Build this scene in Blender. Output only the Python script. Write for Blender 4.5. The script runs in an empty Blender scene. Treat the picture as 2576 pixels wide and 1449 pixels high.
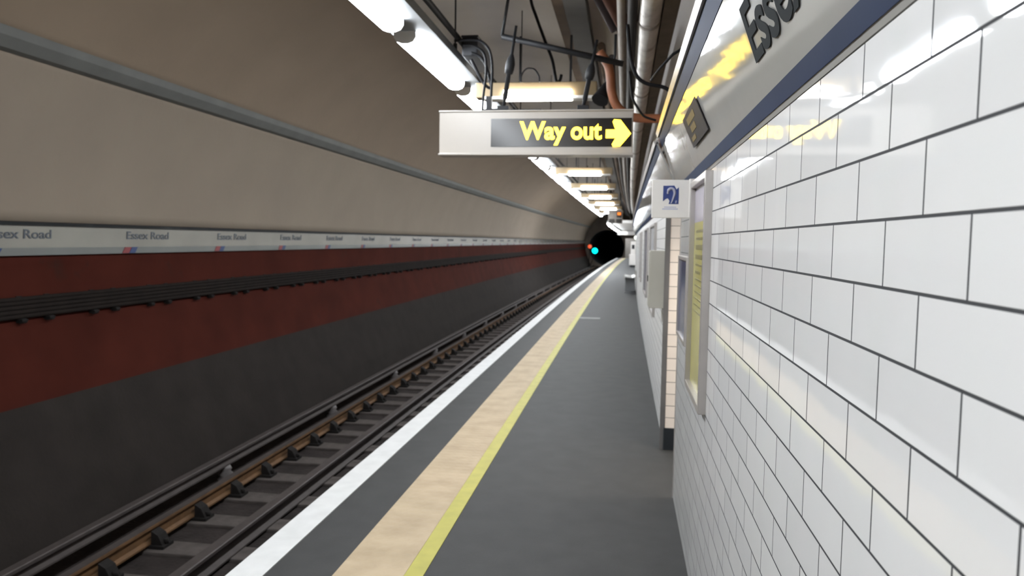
import bpy, bmesh, math, random
from mathutils import Vector, Matrix
random.seed(7)
sc = bpy.context.scene
COL = sc.collection
RAD = 2000.0                      # the station curves gently to the right


def bend(x, y):
    return x + (y * y / (2 * RAD) if y > 0 else 0.0)


def W(x, y, z):
    return Vector((bend(x, y), y, z))


# ------------------------------------------------------------------ materials
MATS = {}


def nodes_of(name):
    m = bpy.data.materials.new(name)
    m.use_nodes = True
    nt = m.node_tree
    return m, nt, nt.nodes['Principled BSDF']


def mat(name, col, rough=.6, metal=0.0, var=.12, scale=4.0, bump=0.0, bscale=60.0, stain=None, stretch=None, spec=.5):
    """plain painted / metal surface: base colour with a soft wear noise, optional fine bump, optional stain colour"""
    if name in MATS:
        return MATS[name]
    m, nt, p = nodes_of(name)
    L = nt.links.new
    tc = nt.nodes.new('ShaderNodeTexCoord')
    vec = tc.outputs['Object']
    if stretch:
        mp = nt.nodes.new('ShaderNodeMapping')
        mp.inputs['Scale'].default_value = stretch
        L(vec, mp.inputs['Vector'])
        vec = mp.outputs['Vector']
    n = nt.nodes.new('ShaderNodeTexNoise')
    n.inputs['Scale'].default_value = scale
    n.inputs['Detail'].default_value = 5
    L(vec, n.inputs['Vector'])
    r = nt.nodes.new('ShaderNodeValToRGB')
    r.color_ramp.elements[0].position = .3
    r.color_ramp.elements[1].position = .7
    r.color_ramp.elements[0].color = tuple(c * (1 - var) for c in col) + (1,)
    r.color_ramp.elements[1].color = tuple(min(1, c * (1 + var)) for c in col) + (1,)
    L(n.outputs['Fac'], r.inputs['Fac'])
    out = r.outputs['Color']
    if stain:
        n2 = nt.nodes.new('ShaderNodeTexNoise')
        n2.inputs['Scale'].default_value = stain[1]
        n2.inputs['Detail'].default_value = 8
        n2.inputs['Roughness'].default_value = .65
        L(vec, n2.inputs['Vector'])
        r2 = nt.nodes.new('ShaderNodeValToRGB')
        r2.color_ramp.elements[0].position = stain[2]
        r2.color_ramp.elements[1].position = stain[2] + .12
        L(n2.outputs['Fac'], r2.inputs['Fac'])
        mx = nt.nodes.new('ShaderNodeMix')
        mx.data_type = 'RGBA'
        L(r2.outputs['Color'], mx.inputs['Factor'])
        L(out, mx.inputs['A'])
        mx.inputs['B'].default_value = stain[0] + (1,)
        out = mx.outputs['Result']
    L(out, p.inputs['Base Color'])
    p.inputs['Roughness'].default_value = rough
    p.inputs['Metallic'].default_value = metal
    p.inputs['Specular IOR Level'].default_value = spec
    if bump:
        nb = nt.nodes.new('ShaderNodeTexNoise')
        nb.inputs['Scale'].default_value = bscale
        nb.inputs['Detail'].default_value = 3
        L(vec, nb.inputs['Vector'])
        b = nt.nodes.new('ShaderNodeBump')
        b.inputs['Strength'].default_value = 1
        b.inputs['Distance'].default_value = bump
        L(nb.outputs['Fac'], b.inputs['Height'])
        L(b.outputs['Normal'], p.inputs['Normal'])
    MATS[name] = m
    return m


def glow(name, col, strength):
    if name in MATS:
        return MATS[name]
    m, nt, p = nodes_of(name)
    p.inputs['Base Color'].default_value = col + (1,)
    p.inputs['Roughness'].default_value = .4
    p.inputs['Emission Color'].default_value = col + (1,)
    p.inputs['Emission Strength'].default_value = strength
    MATS[name] = m
    return m


def tile_mat(name, axis, col1, col2, mortar, rough=.035, spec=.22):
    """glazed wall tiles 235 x 87 mm in half bond with dark joints"""
    m, nt, p = nodes_of(name)
    L = nt.links.new
    tc = nt.nodes.new('ShaderNodeTexCoord')
    sep = nt.nodes.new('ShaderNodeSeparateXYZ')
    L(tc.outputs['Object'], sep.inputs[0])
    cmb = nt.nodes.new('ShaderNodeCombineXYZ')
    a1 = nt.nodes.new('ShaderNodeMath'); a1.operation = 'ADD'
    a2 = nt.nodes.new('ShaderNodeMath'); a2.operation = 'ADD'
    L(sep.outputs[axis], a1.inputs[0]); a1.inputs[1].default_value = (-.767 + .235 * 60) if axis == 'Y' else 10.0 - .10
    L(sep.outputs['Z'], a2.inputs[0]); a2.inputs[1].default_value = .198
    L(a1.outputs[0], cmb.inputs[0]); L(a2.outputs[0], cmb.inputs[1])
    br = nt.nodes.new('ShaderNodeTexBrick')
    br.offset = .5
    br.inputs['Color1'].default_value = col1 + (1,)
    br.inputs['Color2'].default_value = col2 + (1,)
    br.inputs['Mortar'].default_value = mortar + (1,)
    br.inputs['Scale'].default_value = 1
    br.inputs['Mortar Size'].default_value = .0022
    br.inputs['Mortar Smooth'].default_value = .15
    br.inputs['Bias'].default_value = 0
    br.inputs['Brick Width'].default_value = .235
    br.inputs['Row Height'].default_value = .0866
    L(cmb.outputs[0], br.inputs['Vector'])
    L(br.outputs['Color'], p.inputs['Base Color'])
    rr = nt.nodes.new('ShaderNodeMapRange')
    L(br.outputs['Fac'], rr.inputs['Value'])
    rr.inputs['To Min'].default_value = rough
    rr.inputs['To Max'].default_value = .8
    L(rr.outputs['Result'], p.inputs['Roughness'])
    nz = nt.nodes.new('ShaderNodeTexNoise')
    nz.inputs['Scale'].default_value = 7.0
    nz.inputs['Detail'].default_value = 1
    L(tc.outputs['Object'], nz.inputs['Vector'])
    inv = nt.nodes.new('ShaderNodeMath'); inv.operation = 'SUBTRACT'
    inv.inputs[0].default_value = 1
    L(br.outputs['Fac'], inv.inputs[1])
    b1 = nt.nodes.new('ShaderNodeBump'); b1.inputs['Distance'].default_value = .0018
    L(inv.outputs[0], b1.inputs['Height'])
    b2 = nt.nodes.new('ShaderNodeBump'); b2.inputs['Distance'].default_value = .0005
    L(nz.outputs['Fac'], b2.inputs['Height'])
    L(b1.outputs['Normal'], b2.inputs['Normal'])
    L(b2.outputs['Normal'], p.inputs['Normal'])
    p.inputs['Specular IOR Level'].default_value = spec
    MATS[name] = m
    return m


def dot_mat():
    """beige tactile paving: rows of small raised blisters"""
    m, nt, p = nodes_of('tactile_beige')
    L = nt.links.new
    tc = nt.nodes.new('ShaderNodeTexCoord')
    v = nt.nodes.new('ShaderNodeTexVoronoi')
    v.inputs['Scale'].default_value = 15.5
    v.inputs['Randomness'].default_value = 0.0
    L(tc.outputs['Object'], v.inputs['Vector'])
    mr = nt.nodes.new('ShaderNodeMapRange')
    mr.inputs['From Min'].default_value = .25
    mr.inputs['From Max'].default_value = .45
    mr.inputs['To Min'].default_value = 1
    mr.inputs['To Max'].default_value = 0
    L(v.outputs['Distance'], mr.inputs['Value'])
    n = nt.nodes.new('ShaderNodeTexNoise'); n.inputs['Scale'].default_value = 5; n.inputs['Detail'].default_value = 8
    L(tc.outputs['Object'], n.inputs['Vector'])
    r = nt.nodes.new('ShaderNodeValToRGB')
    r.color_ramp.elements[0].position = .28; r.color_ramp.elements[1].position = .62
    r.color_ramp.elements[0].color = (.37, .28, .175, 1)
    r.color_ramp.elements[1].color = (.46, .36, .235, 1)
    L(n.outputs['Fac'], r.inputs['Fac'])
    L(r.outputs['Color'], p.inputs['Base Color'])
    b = nt.nodes.new('ShaderNodeBump'); b.inputs['Distance'].default_value = .003; b.inputs['Strength'].default_value = .6
    L(mr.outputs['Result'], b.inputs['Height'])
    L(b.outputs['Normal'], p.inputs['Normal'])
    p.inputs['Roughness'].default_value = .7
    return m


TILE = tile_mat('white_glazed_tile', 'Y', (.78, .77, .755), (.72, .71, .70), (.060, .061, .065))
TILE_FAR = tile_mat('dull_white_tile', 'Y', (.78, .77, .755), (.72, .71, .70), (.16, .16, .16), .30, .12)
TILE_X = tile_mat('cream_glazed_tile', 'X', (.80, .74, .68), (.76, .70, .64), (.16, .15, .14), .15)
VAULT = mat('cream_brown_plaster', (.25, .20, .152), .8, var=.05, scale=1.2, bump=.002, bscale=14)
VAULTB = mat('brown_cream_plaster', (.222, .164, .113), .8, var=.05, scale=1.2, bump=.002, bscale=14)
VAULT2 = mat('light_lifted_grey_plaster', (.80, .77, .74), .8, var=.06, scale=1.2, bump=.002, bscale=14)  # greyer plaster, its colour lightened to stand in for missing upward light
RED = mat('red_brown_paint', (.054, .0120, .0075), .85, var=.18, scale=1.6, stain=((.038, .013, .009), 2.2, .62), spec=.06)
SLOPE = mat('dark_grey_lining', (.0235, .019, .0165), .95, var=.15, scale=2.5, bump=.004, bscale=30, spec=.2)
BED = mat('dirty_concrete_bed', (.030, .024, .022), .95, var=.3, scale=5, bump=.01, bscale=25, spec=.2)
FLOOR = mat('dark_asphalt', (.046, .046, .0455), .65, var=.10, scale=6, bump=.0012, bscale=160, stain=((.065, .065, .065), 9, .70), spec=.2)
WHITE_LINE = mat('white_floor_paint', (.62, .62, .61), .6, var=.06, scale=9, stain=((.45, .43, .40), 7, .66), spec=.3)
YELLOW_LINE = mat('yellow_floor_paint', (.40, .365, .06), .6, var=.10, scale=9)
TACT = dot_mat()
SLEEPER = mat('weathered_sleeper', (.085, .073, .067), .95, var=.25, scale=7, bump=.004, bscale=40, spec=.2)
RUST = mat('rusty_rail', (.13, .066, .026), .7, .1, var=.25, scale=9)
RAILTOP = mat('dull_rail_steel', (.075, .062, .058), .6, .3, var=.15, scale=9)
DARKMET = mat('dark_metal', (.020, .021, .025), .55, .1, var=.2, scale=12)
CHAIRM = mat('dirty_iron', (.016, .014, .013), .85, .1, var=.2, scale=20, spec=.2)
PORC = mat('grey_porcelain', (.15, .135, .13), .5, var=.1, scale=20)
CABLE = mat('black_cable', (.012, .012, .014), .6, var=.15, scale=15, spec=.2)
BRCABLE = mat('dusty_cable', (.0135, .0098, .0080), .9, var=.2, scale=8, spec=.15)
FLOORSTRIP = mat('worn_pale_strip', (.23, .23, .225), .7, 0, var=.15, scale=9, spec=.2)
TRUNK = mat('dull_grey_trunking', (.20, .205, .21), .6, .0, var=.06, scale=5, spec=.2)
GREYMET = mat('grey_enamel', (.42, .42, .42), .4, .0, var=.06, scale=5)
CONDUIT = mat('grey_conduit', (.115, .115, .105), .7, 0, var=.1, scale=4)
FIXT = mat('white_enamel', (.82, .81, .79), .45, 0, var=.04, scale=5)
CREAMBOX = mat('cream_enamel', (.24, .175, .095), .5, 0, var=.05, scale=5)
TUBE = glow('tube_light_glow', (.90, .95, 1.0), 18.0)
TUBE2 = glow('cross_tube_glow', (1.0, .97, .92), 9.0)
FILLWARM = glow('warm_passage_fill_glow', (1.0, .90, .78), 12.0)  # glow of the fill lamp added inside the passage
FRIEZE = mat('pale_grey_vitreous_panel', (.38, .37, .35), .07, 0, var=.03, scale=3, bump=.0006, bscale=5)
NAVY = mat('navy_enamel', (.030, .046, .092), .5, 0, var=.06, scale=5, spec=.06)
CHARCOAL = mat('charcoal_lettering', (.040, .044, .046), .8, 0, var=.05, scale=5, spec=.04)
SIGNCASE = mat('sign_casing_white', (.56, .515, .46), .25, 0, var=.03, scale=5)
SIGNBLACK = mat('black_sign_glass', (.020, .017, .015), .18, 0, var=.05, scale=5)
YGLOW = glow('yellow_letter_glow', (1.0, .67, .036), 2.8)
YDULL = mat('dull_yellow_lettering', (.17, .12, .04), .6, 0, var=.1, scale=20)
BLACKBOARD = mat('dark_plate', (.035, .031, .033), .6, 0, var=.15, scale=15, spec=.25)
ALU = mat('brushed_aluminium', (.50, .47, .45), .35, .55, var=.06, scale=8)
TRIMM = mat('brownish_metal_trim', (.14, .14, .142), .5, .3, var=.1, scale=6)
PYELLOW = mat('yellow_poster_paper', (.47, .43, .15), .22, 0, var=.06, scale=3)
PLILAC = mat('lilac_poster_paper', (.47, .43, .50), .22, 0, var=.08, scale=5)
PINK = mat('grey_print', (.24, .22, .095), .3, 0, var=.1, scale=20)
PBLUE = mat('dark_blue_poster', (.07, .085, .17), .18, 0, var=.35, scale=4, stain=((.34, .37, .45), 3.0, .60))
PWHITE = mat('white_poster', (.55, .56, .58), .25, 0, var=.12, scale=3, stain=((.16, .22, .30), 2.4, .58))
WHITEBOX = mat('white_plastic', (.86, .83, .80), .35, 0, var=.03, scale=8)
SIGNBLUE = mat('sign_blue', (.035, .06, .22), .35, 0, var=.1, scale=10)
EARGREY = mat('sign_pale_lilac', (.42, .42, .52), .35, 0, var=.05, scale=10)
PALEBLUE = mat('sign_faint_blue', (.50, .52, .66), .35, 0, var=.05, scale=10)
BEIGECAB = mat('beige_enamel', (.48, .46, .40), .45, 0, var=.04, scale=5)
SKIRT = mat('black_skirting', (.018, .022, .027), .3, 0, var=.1, scale=5)
BROWNWALL = mat('brown_rendered_wall', (.15, .105, .072), .85, 0, var=.22, scale=3)
SILVER = mat('foil_wrapped_duct', (.72, .71, .70), .38, .45, var=.18, scale=6, bump=.02, bscale=5, stain=((.30, .28, .26), 4, .58))
PALEPIPE = mat('dusty_pale_pipe', (.34, .31, .28), .6, .1, var=.12, scale=6)
TRAY = mat('brown_cable_tray', (.15, .125, .10), .7, .1, var=.2, scale=6)
DUCTGREY = mat('dark_grey_duct', (.075, .072, .07), .7, .1, var=.15, scale=4)
ORANGE = mat('rust_orange_pipe', (.32, .115, .05), .55, .0, var=.2, scale=9)
REDPIPE = mat('red_brown_pipe', (.20, .085, .055), .6, .0, var=.15, scale=7)
PURPLE = mat('dark_purple_brown_pipe', (.055, .04, .042), .6, 0, var=.15, scale=7)
HEAD = mat('sooty_render', (.16, .13, .105), .95, 0, var=.2, scale=1.5)
BORE = mat('soot_black_lining', (.07, .08, .09), .95, 0, var=.2, scale=1)
FLAGRED = mat('emblem_red', (.20, .022, .024), .45, 0, var=.05, scale=9)
FLAGBLUE = mat('emblem_blue', (.013, .038, .13), .45, 0, var=.05, scale=9)
LBOARD = mat('off_white_trackside_board', (.27, .255, .22), .14, 0, var=.06, scale=2, bump=.004, bscale=2.2)
LBAND = mat('grey_trackside_band', (.155, .16, .15), .3, 0, var=.08, scale=2)
BLUEGREY = mat('blue_grey_lettering', (.065, .075, .09), .5, 0, var=.05, scale=9)
BLACKLINE = mat('black_moulding', (.008, .009, .010), .6, 0, var=.2, scale=3, stain=((.03, .033, .03), 1.5, .62), spec=.2)
STEEL = mat('polished_steel', (.62, .62, .62), .25, .85, var=.05, scale=8)
GREENL = glow('green_signal_lens', (.0, .9, .85), 1.3)
REDL = glow('red_signal_lens', (.9, .13, .05), .35)
ORANGEL = glow('orange_display_glow', (1.0, .22, .02), .4)
GLOBE = glow('round_lamp_glow', (.9, 1.0, .88), .5)


# ------------------------------------------------------------------ mesh helpers
class MB:
    def __init__(self):
        self.bm = bmesh.new()

    def box(self, x0, x1, y0, y1, z0, z1, bev=0.0, rot=None, at=None):
        sub = bmesh.new()
        bmesh.ops.create_cube(sub, size=1)
        for v in sub.verts:
            v.co = Vector(((x0 + x1) / 2 + v.co.x * (x1 - x0), (y0 + y1) / 2 + v.co.y * (y1 - y0), (z0 + z1) / 2 + v.co.z * (z1 - z0)))
        if bev:
            bmesh.ops.bevel(sub, geom=sub.edges[:], offset=bev, segments=2, profile=.6, affect='EDGES')
        if rot is not None:
            c = Vector(at)
            for v in sub.verts:
                v.co = c + rot @ (v.co - c)
        self._merge(sub)
        return self

    def _merge(self, sub):
        me = bpy.data.meshes.new('tmp')
        sub.to_mesh(me); sub.free()
        self.bm.from_mesh(me)
        bpy.data.meshes.remove(me)

    def tube(self, pts, r, n=10, cap=True):
        """round tube along points; r is a number or a list"""
        pts = [Vector(p) for p in pts]
        rs = r if isinstance(r, (list, tuple)) else [r] * len(pts)
        bm = self.bm
        rings = []
        ref = None
        for i, p in enumerate(pts):
            a = pts[max(i - 1, 0)]; b = pts[min(i + 1, len(pts) - 1)]
            t = (b - a).normalized()
            if ref is None:
                ref = Vector((0, 0, 1)) if abs(t.z) < .9 else Vector((1, 0, 0))
            u = (ref - t * ref.dot(t)).normalized()
            ref = u
            w = t.cross(u)
            rings.append([bm.verts.new(p + (u * math.cos(q) + w * math.sin(q)) * rs[i]) for q in [2 * math.pi * k / n for k in range(n)]])
        for A, Bq in zip(rings, rings[1:]):
            for k in range(n):
                f = bm.faces.new((A[k], A[(k + 1) % n], Bq[(k + 1) % n], Bq[k])); f.smooth = True
        if cap:
            bm.faces.new(list(reversed(rings[0]))); bm.faces.new(rings[-1])
        return self

    def sweep(self, prof, y0, y1, step=1.5, closed=True, smooth=False, flip=False):
        """profile [(x, z)] drawn along the curve of the station"""
        n = max(1, int(round((y1 - y0) / step)))
        bm = self.bm
        rings = []
        for i in range(n + 1):
            y = y0 + (y1 - y0) * i / n
            rings.append([bm.verts.new(W(x, y, z)) for x, z in prof])
        m = len(prof)
        for A, Bq in zip(rings, rings[1:]):
            for k in range(m if closed else m - 1):
                q = (A[k], A[(k + 1) % m], Bq[(k + 1) % m], Bq[k])
                f = bm.faces.new(tuple(reversed(q)) if flip else q)
                f.smooth = smooth
        if closed:
            bm.faces.new(rings[0]); bm.faces.new(list(reversed(rings[-1])))
        return self

    def prism(self, poly, fn, depth):
        """flat polygon [(u, v)] placed by fn(u, v, d), given thickness depth"""
        bm = self.bm
        a = [bm.verts.new(fn(u, v, 0)) for u, v in poly]
        b = [bm.verts.new(fn(u, v, depth)) for u, v in poly]
        bm.faces.new(a); bm.faces.new(list(reversed(b)))
        n = len(poly)
        for k in range(n):
            bm.faces.new((a[k], b[k], b[(k + 1) % n], a[(k + 1) % n]))
        return self

    def lathe(self, prof, c, axis='Z', n=20):
        bm = self.bm
        rings = []
        for r, h in prof:
            ring = []
            for k in range(n):
                q = 2 * math.pi * k / n
                if axis == 'Z':
                    d = Vector((r * math.cos(q), r * math.sin(q), h))
                elif axis == 'Y':
                    d = Vector((r * math.cos(q), h, r * math.sin(q)))
                else:
                    d = Vector((h, r * math.cos(q), r * math.sin(q)))
                ring.append(bm.verts.new(Vector(c) + d))
            rings.append(ring)
        for A, Bq in zip(rings, rings[1:]):
            for k in range(n):
                f = bm.faces.new((A[k], A[(k + 1) % n], Bq[(k + 1) % n], Bq[k])); f.smooth = True
        bm.faces.new(rings[0]); bm.faces.new(list(reversed(rings[-1])))
        return self

    def build(self, name, material, parent=None, base=None):
        bmesh.ops.recalc_face_normals(self.bm, faces=self.bm.faces[:])
        me = bpy.data.meshes.new(name)
        self.bm.to_mesh(me); self.bm.free()
        return link(name, me, material, parent, base)


ORIGIN = {}


def world_of(o):
    v = Vector(o.location)
    while o.parent:
        o = o.parent
        v += Vector(o.location)
    return v


def link(name, me, material, parent=None, base=None):
    """mesh drawn in world coordinates -> object whose origin is its base (things) or its thing's origin (parts)"""
    o = bpy.data.objects.new(name, me)
    COL.objects.link(o)
    me.materials.append(material)
    if parent is not None:
        me.transform(Matrix.Translation(-world_of(parent)))
        o.parent = parent
    elif base is not None:
        me.transform(Matrix.Translation(-Vector(base)))
        o.location = base
    return o


def tag(o, label=None, cat=None, group=None, kind=None):
    if label: o['label'] = label
    if cat: o['category'] = cat
    if group: o['group'] = group
    if kind: o['kind'] = kind
    return o


def thing(name, label, cat, loc, group=None):
    o = bpy.data.objects.new(name, None)
    o.empty_display_size = .1
    COL.objects.link(o)
    o.location = loc
    return tag(o, label, cat, group)


def struct(o, label=None):
    o['kind'] = 'structure'
    if label: o['label'] = label
    return o


def dup(root, loc, label=None, group=None):
    r = root.copy(); COL.objects.link(r); r.location = loc
    if label: r['label'] = label
    if group: r['group'] = group
    for ch in list(root.children):
        c = ch.copy(); COL.objects.link(c); c.parent = r
        for g in list(ch.children):
            d = g.copy(); COL.objects.link(d); d.parent = c
    return r


def text_mesh(body, cap, bold=0.0, depth=.002, spacing=1.0):
    """lettering as a mesh in the xy plane, x = reading direction, capitals cap high; returns mesh and width"""
    cu = bpy.data.curves.new('letters', 'FONT')
    cu.body = body
    cu.size = cap / .729
    cu.offset = bold
    cu.extrude = depth / 2
    cu.resolution_u = 5
    cu.space_character = spacing
    ob = bpy.data.objects.new('letters', cu)
    COL.objects.link(ob)
    dg = bpy.context.evaluated_depsgraph_get()
    dg.update()
    me = bpy.data.meshes.new_from_object(ob.evaluated_get(dg))
    COL.objects.unlink(ob)
    bpy.data.objects.remove(ob); bpy.data.curves.remove(cu)
    xs = [v.co.x for v in me.vertices]
    x0 = min(xs)
    me.transform(Matrix.Translation((-x0, 0, 0)))
    return me, max(xs) - x0


def smooth_path(pts, n=6):
    """Catmull-Rom through the points"""
    P = [Vector(p) for p in pts]
    P = [P[0] * 2 - P[1]] + P + [P[-1] * 2 - P[-2]]
    out = []
    for i in range(1, len(P) - 2):
        for k in range(n):
            t = k / n
            a, b, c, d = P[i - 1], P[i], P[i + 1], P[i + 2]
            out.append(.5 * ((2 * b) + (c - a) * t + (2 * a - 5 * b + 4 * c - d) * t * t + (3 * b - a - 3 * c + d) * t ** 3))
    out.append(P[-2])
    return out


# ------------------------------------------------------------------ the shell
Y0, Y1 = -8.0, 76.0
CXc, CZc, CR = -1.95, 1.30, 3.25          # tunnel lining circle
WX = .33                                   # face of the tiled wall
EDGE = -1.69


def circ(z, side=-1):
    return CXc + side * math.sqrt(CR * CR - (z - CZc) ** 2)


def arc2(a0, a1, n, r):
    return [(CXc + r * math.cos(a0 + (a1 - a0) * k / n), CZc + r * math.sin(a0 + (a1 - a0) * k / n)) for k in range(n + 1)]


aA = math.pi - math.asin((1.57 - CZc) / CR)
aM = math.acos((-2.9 - CXc) / CR)
aL = math.pi - math.asin((2.97 - CZc) / CR)
aB = math.asin((2.5 - CZc) / CR)
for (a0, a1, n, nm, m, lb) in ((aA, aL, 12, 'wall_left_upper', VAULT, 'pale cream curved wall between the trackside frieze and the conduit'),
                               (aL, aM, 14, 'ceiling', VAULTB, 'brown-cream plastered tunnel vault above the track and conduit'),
                               (aM, aB, 22, 'ceiling_platform', VAULT2, 'grey vault above the platform lights and pipes, colour lightened in place of light')):
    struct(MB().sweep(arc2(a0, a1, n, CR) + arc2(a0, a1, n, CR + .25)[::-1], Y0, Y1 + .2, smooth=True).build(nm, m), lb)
# trackside: red wall, dark curved lining, bed
zs = [0.04 + (1.57 - .04) * k / 8 for k in range(9)]
red = [(circ(z), z) for z in zs]
struct(MB().sweep(red + [(x - .3, z) for x, z in red[::-1]], Y0, Y1).build('wall_left', RED), 'red-brown painted lower tunnel wall beyond the track')
lin = [(circ(.04), .04), (-4.80, -.36), (-4.62, -.76), (-4.47, -1.16)]
struct(MB().sweep(lin + [(-5.3, -1.3), (-5.3, .04)], Y0, Y1).build('trim_1', SLOPE), 'dark grey sloping lining between the red wall and the track')
struct(MB().box(-5.4, -1.45, Y0, -7.9, -1.4, -1.16).sweep([(-4.6, -1.16), (-1.5, -1.16), (-1.5, -1.4), (-4.6, -1.4)], Y0, Y1 + 40).build('floor_1', BED), 'dirty dark track bed between the rails')
# platform
struct(MB().sweep([(EDGE, 0), (2.6, 0), (2.6, -.12), (EDGE, -.12)], Y0, 70.0).build('floor', FLOOR), 'dark grey asphalt platform floor')
struct(MB().sweep([(EDGE + .06, -.12), (2.6, -.12), (2.6, -1.4), (EDGE + .06, -1.4)], Y0, 70.0).build('wall_platform', HEAD), 'dark platform face below the white edge')
tag(MB().sweep([(EDGE - .005, .004), (EDGE + .155, .004), (EDGE + .155, 0), (EDGE - .005, -.05)], Y0, 70).build('platform_edge_line', WHITE_LINE),
    'white painted line along the platform edge above the track', 'line')
tag(MB().sweep([(-1.235, .005), (-.925, .005), (-.925, .0), (-1.235, .0)], Y0, 70).build('tactile_strip', TACT),
    'beige tactile paving strip with small raised dots along the platform', 'tactile paving')
tag(MB().sweep([(-.9245, .004), (-.8405, .004), (-.8405, 0), (-.9245, 0)], Y0, 70).build('safety_line', YELLOW_LINE),
    'yellow painted line beside the beige tactile strip', 'line')
tag(MB().sweep([(-.839, .005), (-.44, .005), (-.44, 0), (-.839, 0)], 14.35, 14.62, .3).build('floor_strip', FLOORSTRIP),
    'pale strip set across the dark platform floor beside the yellow line', 'floor strip')
# right hand wall: near length, opening of the way out, far length
NE, FE = 4.37, 5.40
struct(MB().sweep([(WX, 0), (WX + .22, 0), (WX + .22, 1.784), (WX, 1.784)], Y0, NE, 1.0).build('wall_right', TILE), 'near length of white glazed tile wall with dark joints')
struct(MB().sweep([(WX, 0), (WX + .22, 0), (WX + .22, 1.784), (WX, 1.784)], FE + .01, 71.5, 1.5).build('wall_right_far', TILE_FAR), 'far length of white tiled wall beyond the opening')
xj = bend(WX, FE)
struct(MB().box(xj, 3.0, FE, FE + .2, .16, 2.4).build('wall_passage', TILE_X), 'cream tiled side wall of the way out opening')
struct(MB().box(xj - .004, 3.0, FE - .012, FE + .2, 0, .16).build('baseboard_right', SKIRT), 'black skirting at the foot of the opening')
struct(MB().box(2.6, 2.8, NE - .5, FE + .2, 0, 2.4).box(WX + .22, 2.8, NE - .2, NE - .02, 0, 2.4).build('wall_passage_end', TILE), 'tiled walls inside the way out passage')
struct(MB().box(WX + .221, 2.8, NE - .2, FE + .2, 2.1, 2.4).build('ceiling_passage', VAULT), 'ceiling of the way out passage')
struct(MB().sweep([(WX + .22, 1.70), (WX + .40, 1.70), (WX + .40, 4.05), (WX + .22, 3.6)], Y0, 71.5).build('wall_right_upper', BROWNWALL), 'brown rendered wall above the tiles behind the pipes')
struct(MB().box(xj - .032, xj + .004, FE - .004, FE + .009, 0, 1.74).build('trim_2', TRIMM), 'brownish metal corner strip at the far side of the opening')
xn = bend(WX, NE)
struct(MB().box(xn - .004, xn + .03, NE - .005, NE + .012, 0, 1.78).build('trim_3', ALU), 'thin metal edge strip at the end of the near wall')

pln = thing('passage_fill_lamp', 'added unseen lamp inside the way out opening, brightening its side wall', 'lamp', (1.25, 4.6, 2.06))  # unseen lamp added to brighten the tiled side wall of the opening
MB().box(.80, 1.70, 4.43, 4.77, 2.05, 2.099, .008).build('housing', FIXT, pln)
MB().box(.82, 1.68, 4.45, 4.75, 2.02, 2.049, .008).build('diffuser', FILLWARM, pln)

# far end of the station
hb = bmesh.new()
mb = MB()
mc = Vector((-3.0, 0, .90)); mr_ = 1.80
yh = Y1
N = 48
ring_in, ring_out = [], []
for k in range(N):
    q = 2 * math.pi * k / N
    dx, dz = math.cos(q), math.sin(q)
    ring_in.append((mc.x + mr_ * dx, mc.z + mr_ * dz))
    s = min(3.9 / abs(dx) if abs(dx) > 1e-6 else 1e9, 4.2 / abs(dz) if abs(dz) > 1e-6 else 1e9)
    ring_out.append((mc.x + s * dx, mc.z + s * dz))
for (ya, yb) in ((yh, yh + .3),):
    A = [mb.bm.verts.new(W(x, ya, z)) for x, z in ring_in]
    Bv = [mb.bm.verts.new(W(x, ya, z)) for x, z in ring_out]
    C = [mb.bm.verts.new(W(x, yb, z)) for x, z in ring_in]
    D = [mb.bm.verts.new(W(x, yb, z)) for x, z in ring_out]
    for k in range(N):
        j = (k + 1) % N
        mb.bm.faces.new((A[k], A[j], Bv[j], Bv[k])); mb.bm.faces.new((C[k], D[k], D[j], C[j]))
        mb.bm.faces.new((A[k], C[k], C[j], A[j])); mb.bm.faces.new((Bv[k], Bv[j], D[j], D[k]))
struct(mb.build('wall_back', HEAD), 'sooty end wall of the station around the tunnel mouth')
bore = [(mc.x + mr_ * math.cos(2 * math.pi * k / 32), mc.z + mr_ * math.sin(2 * math.pi * k / 32)) for k in range(32)]
bo = [(mc.x + 2.0 * math.cos(2 * math.pi * k / 32), mc.z + 2.0 * math.sin(2 * math.pi * k / 32)) for k in range(32)]
mb = MB()
ys = [yh + .3 + 4 * i for i in range(11)]
ri = [[mb.bm.verts.new(W(x, y, z)) for x, z in bore] for y in ys]
for A, Bv in zip(ri, ri[1:]):
    for k in range(32):
        mb.bm.faces.new((A[k], A[(k + 1) % 32], Bv[(k + 1) % 32], Bv[k]))
mb.bm.faces.new(ri[-1])
struct(mb.build('wall_tunnel', BORE), 'black inside of the running tunnel beyond the station')
struct(MB().box(bend(-.95, 71), bend(.8, 71), 71.0, 71.3, -.1, 1.85).build('wall_platform_end', PALEPIPE), 'pale end wall closing the platform')
struct(MB().box(-5.6, 3.0, Y0 - .2, Y0, -1.4, 4.8).build('wall_front', HEAD), 'end wall behind the viewpoint')

# ------------------------------------------------------------------ trackside boards and conduit
mbx = circ(1.45) + .03
fr = thing('trackside_name_frieze', 'long off-white name frieze along the red trackside wall with repeated Essex Road lettering', 'frieze', W(mbx, 0, 1.30))
xs_ = lambda z: circ(z) + .035
MB().sweep([(xs_(1.36), 1.365), (xs_(1.45), 1.45), (xs_(1.56), 1.56), (xs_(1.56) - .028, 1.56), (xs_(1.36) - .028, 1.365)], Y0, Y1).build('board', LBOARD, fr)
MB().sweep([(xs_(1.30) + .004, 1.297), (xs_(1.36) + .004, 1.365), (xs_(1.36) - .028, 1.365), (xs_(1.30) - .028, 1.297)], Y0, Y1).build('lower_band', LBAND, fr)['label'] = 'grey lower band'
MB().sweep([(xs_(1.57) + .02, 1.56), (xs_(1.58) + .02, 1.588), (xs_(1.58) - .026, 1.595), (xs_(1.57) - .026, 1.561)], Y0, Y1).build('top_moulding', BLACKLINE, fr)['label'] = 'black moulding along the top'
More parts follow.
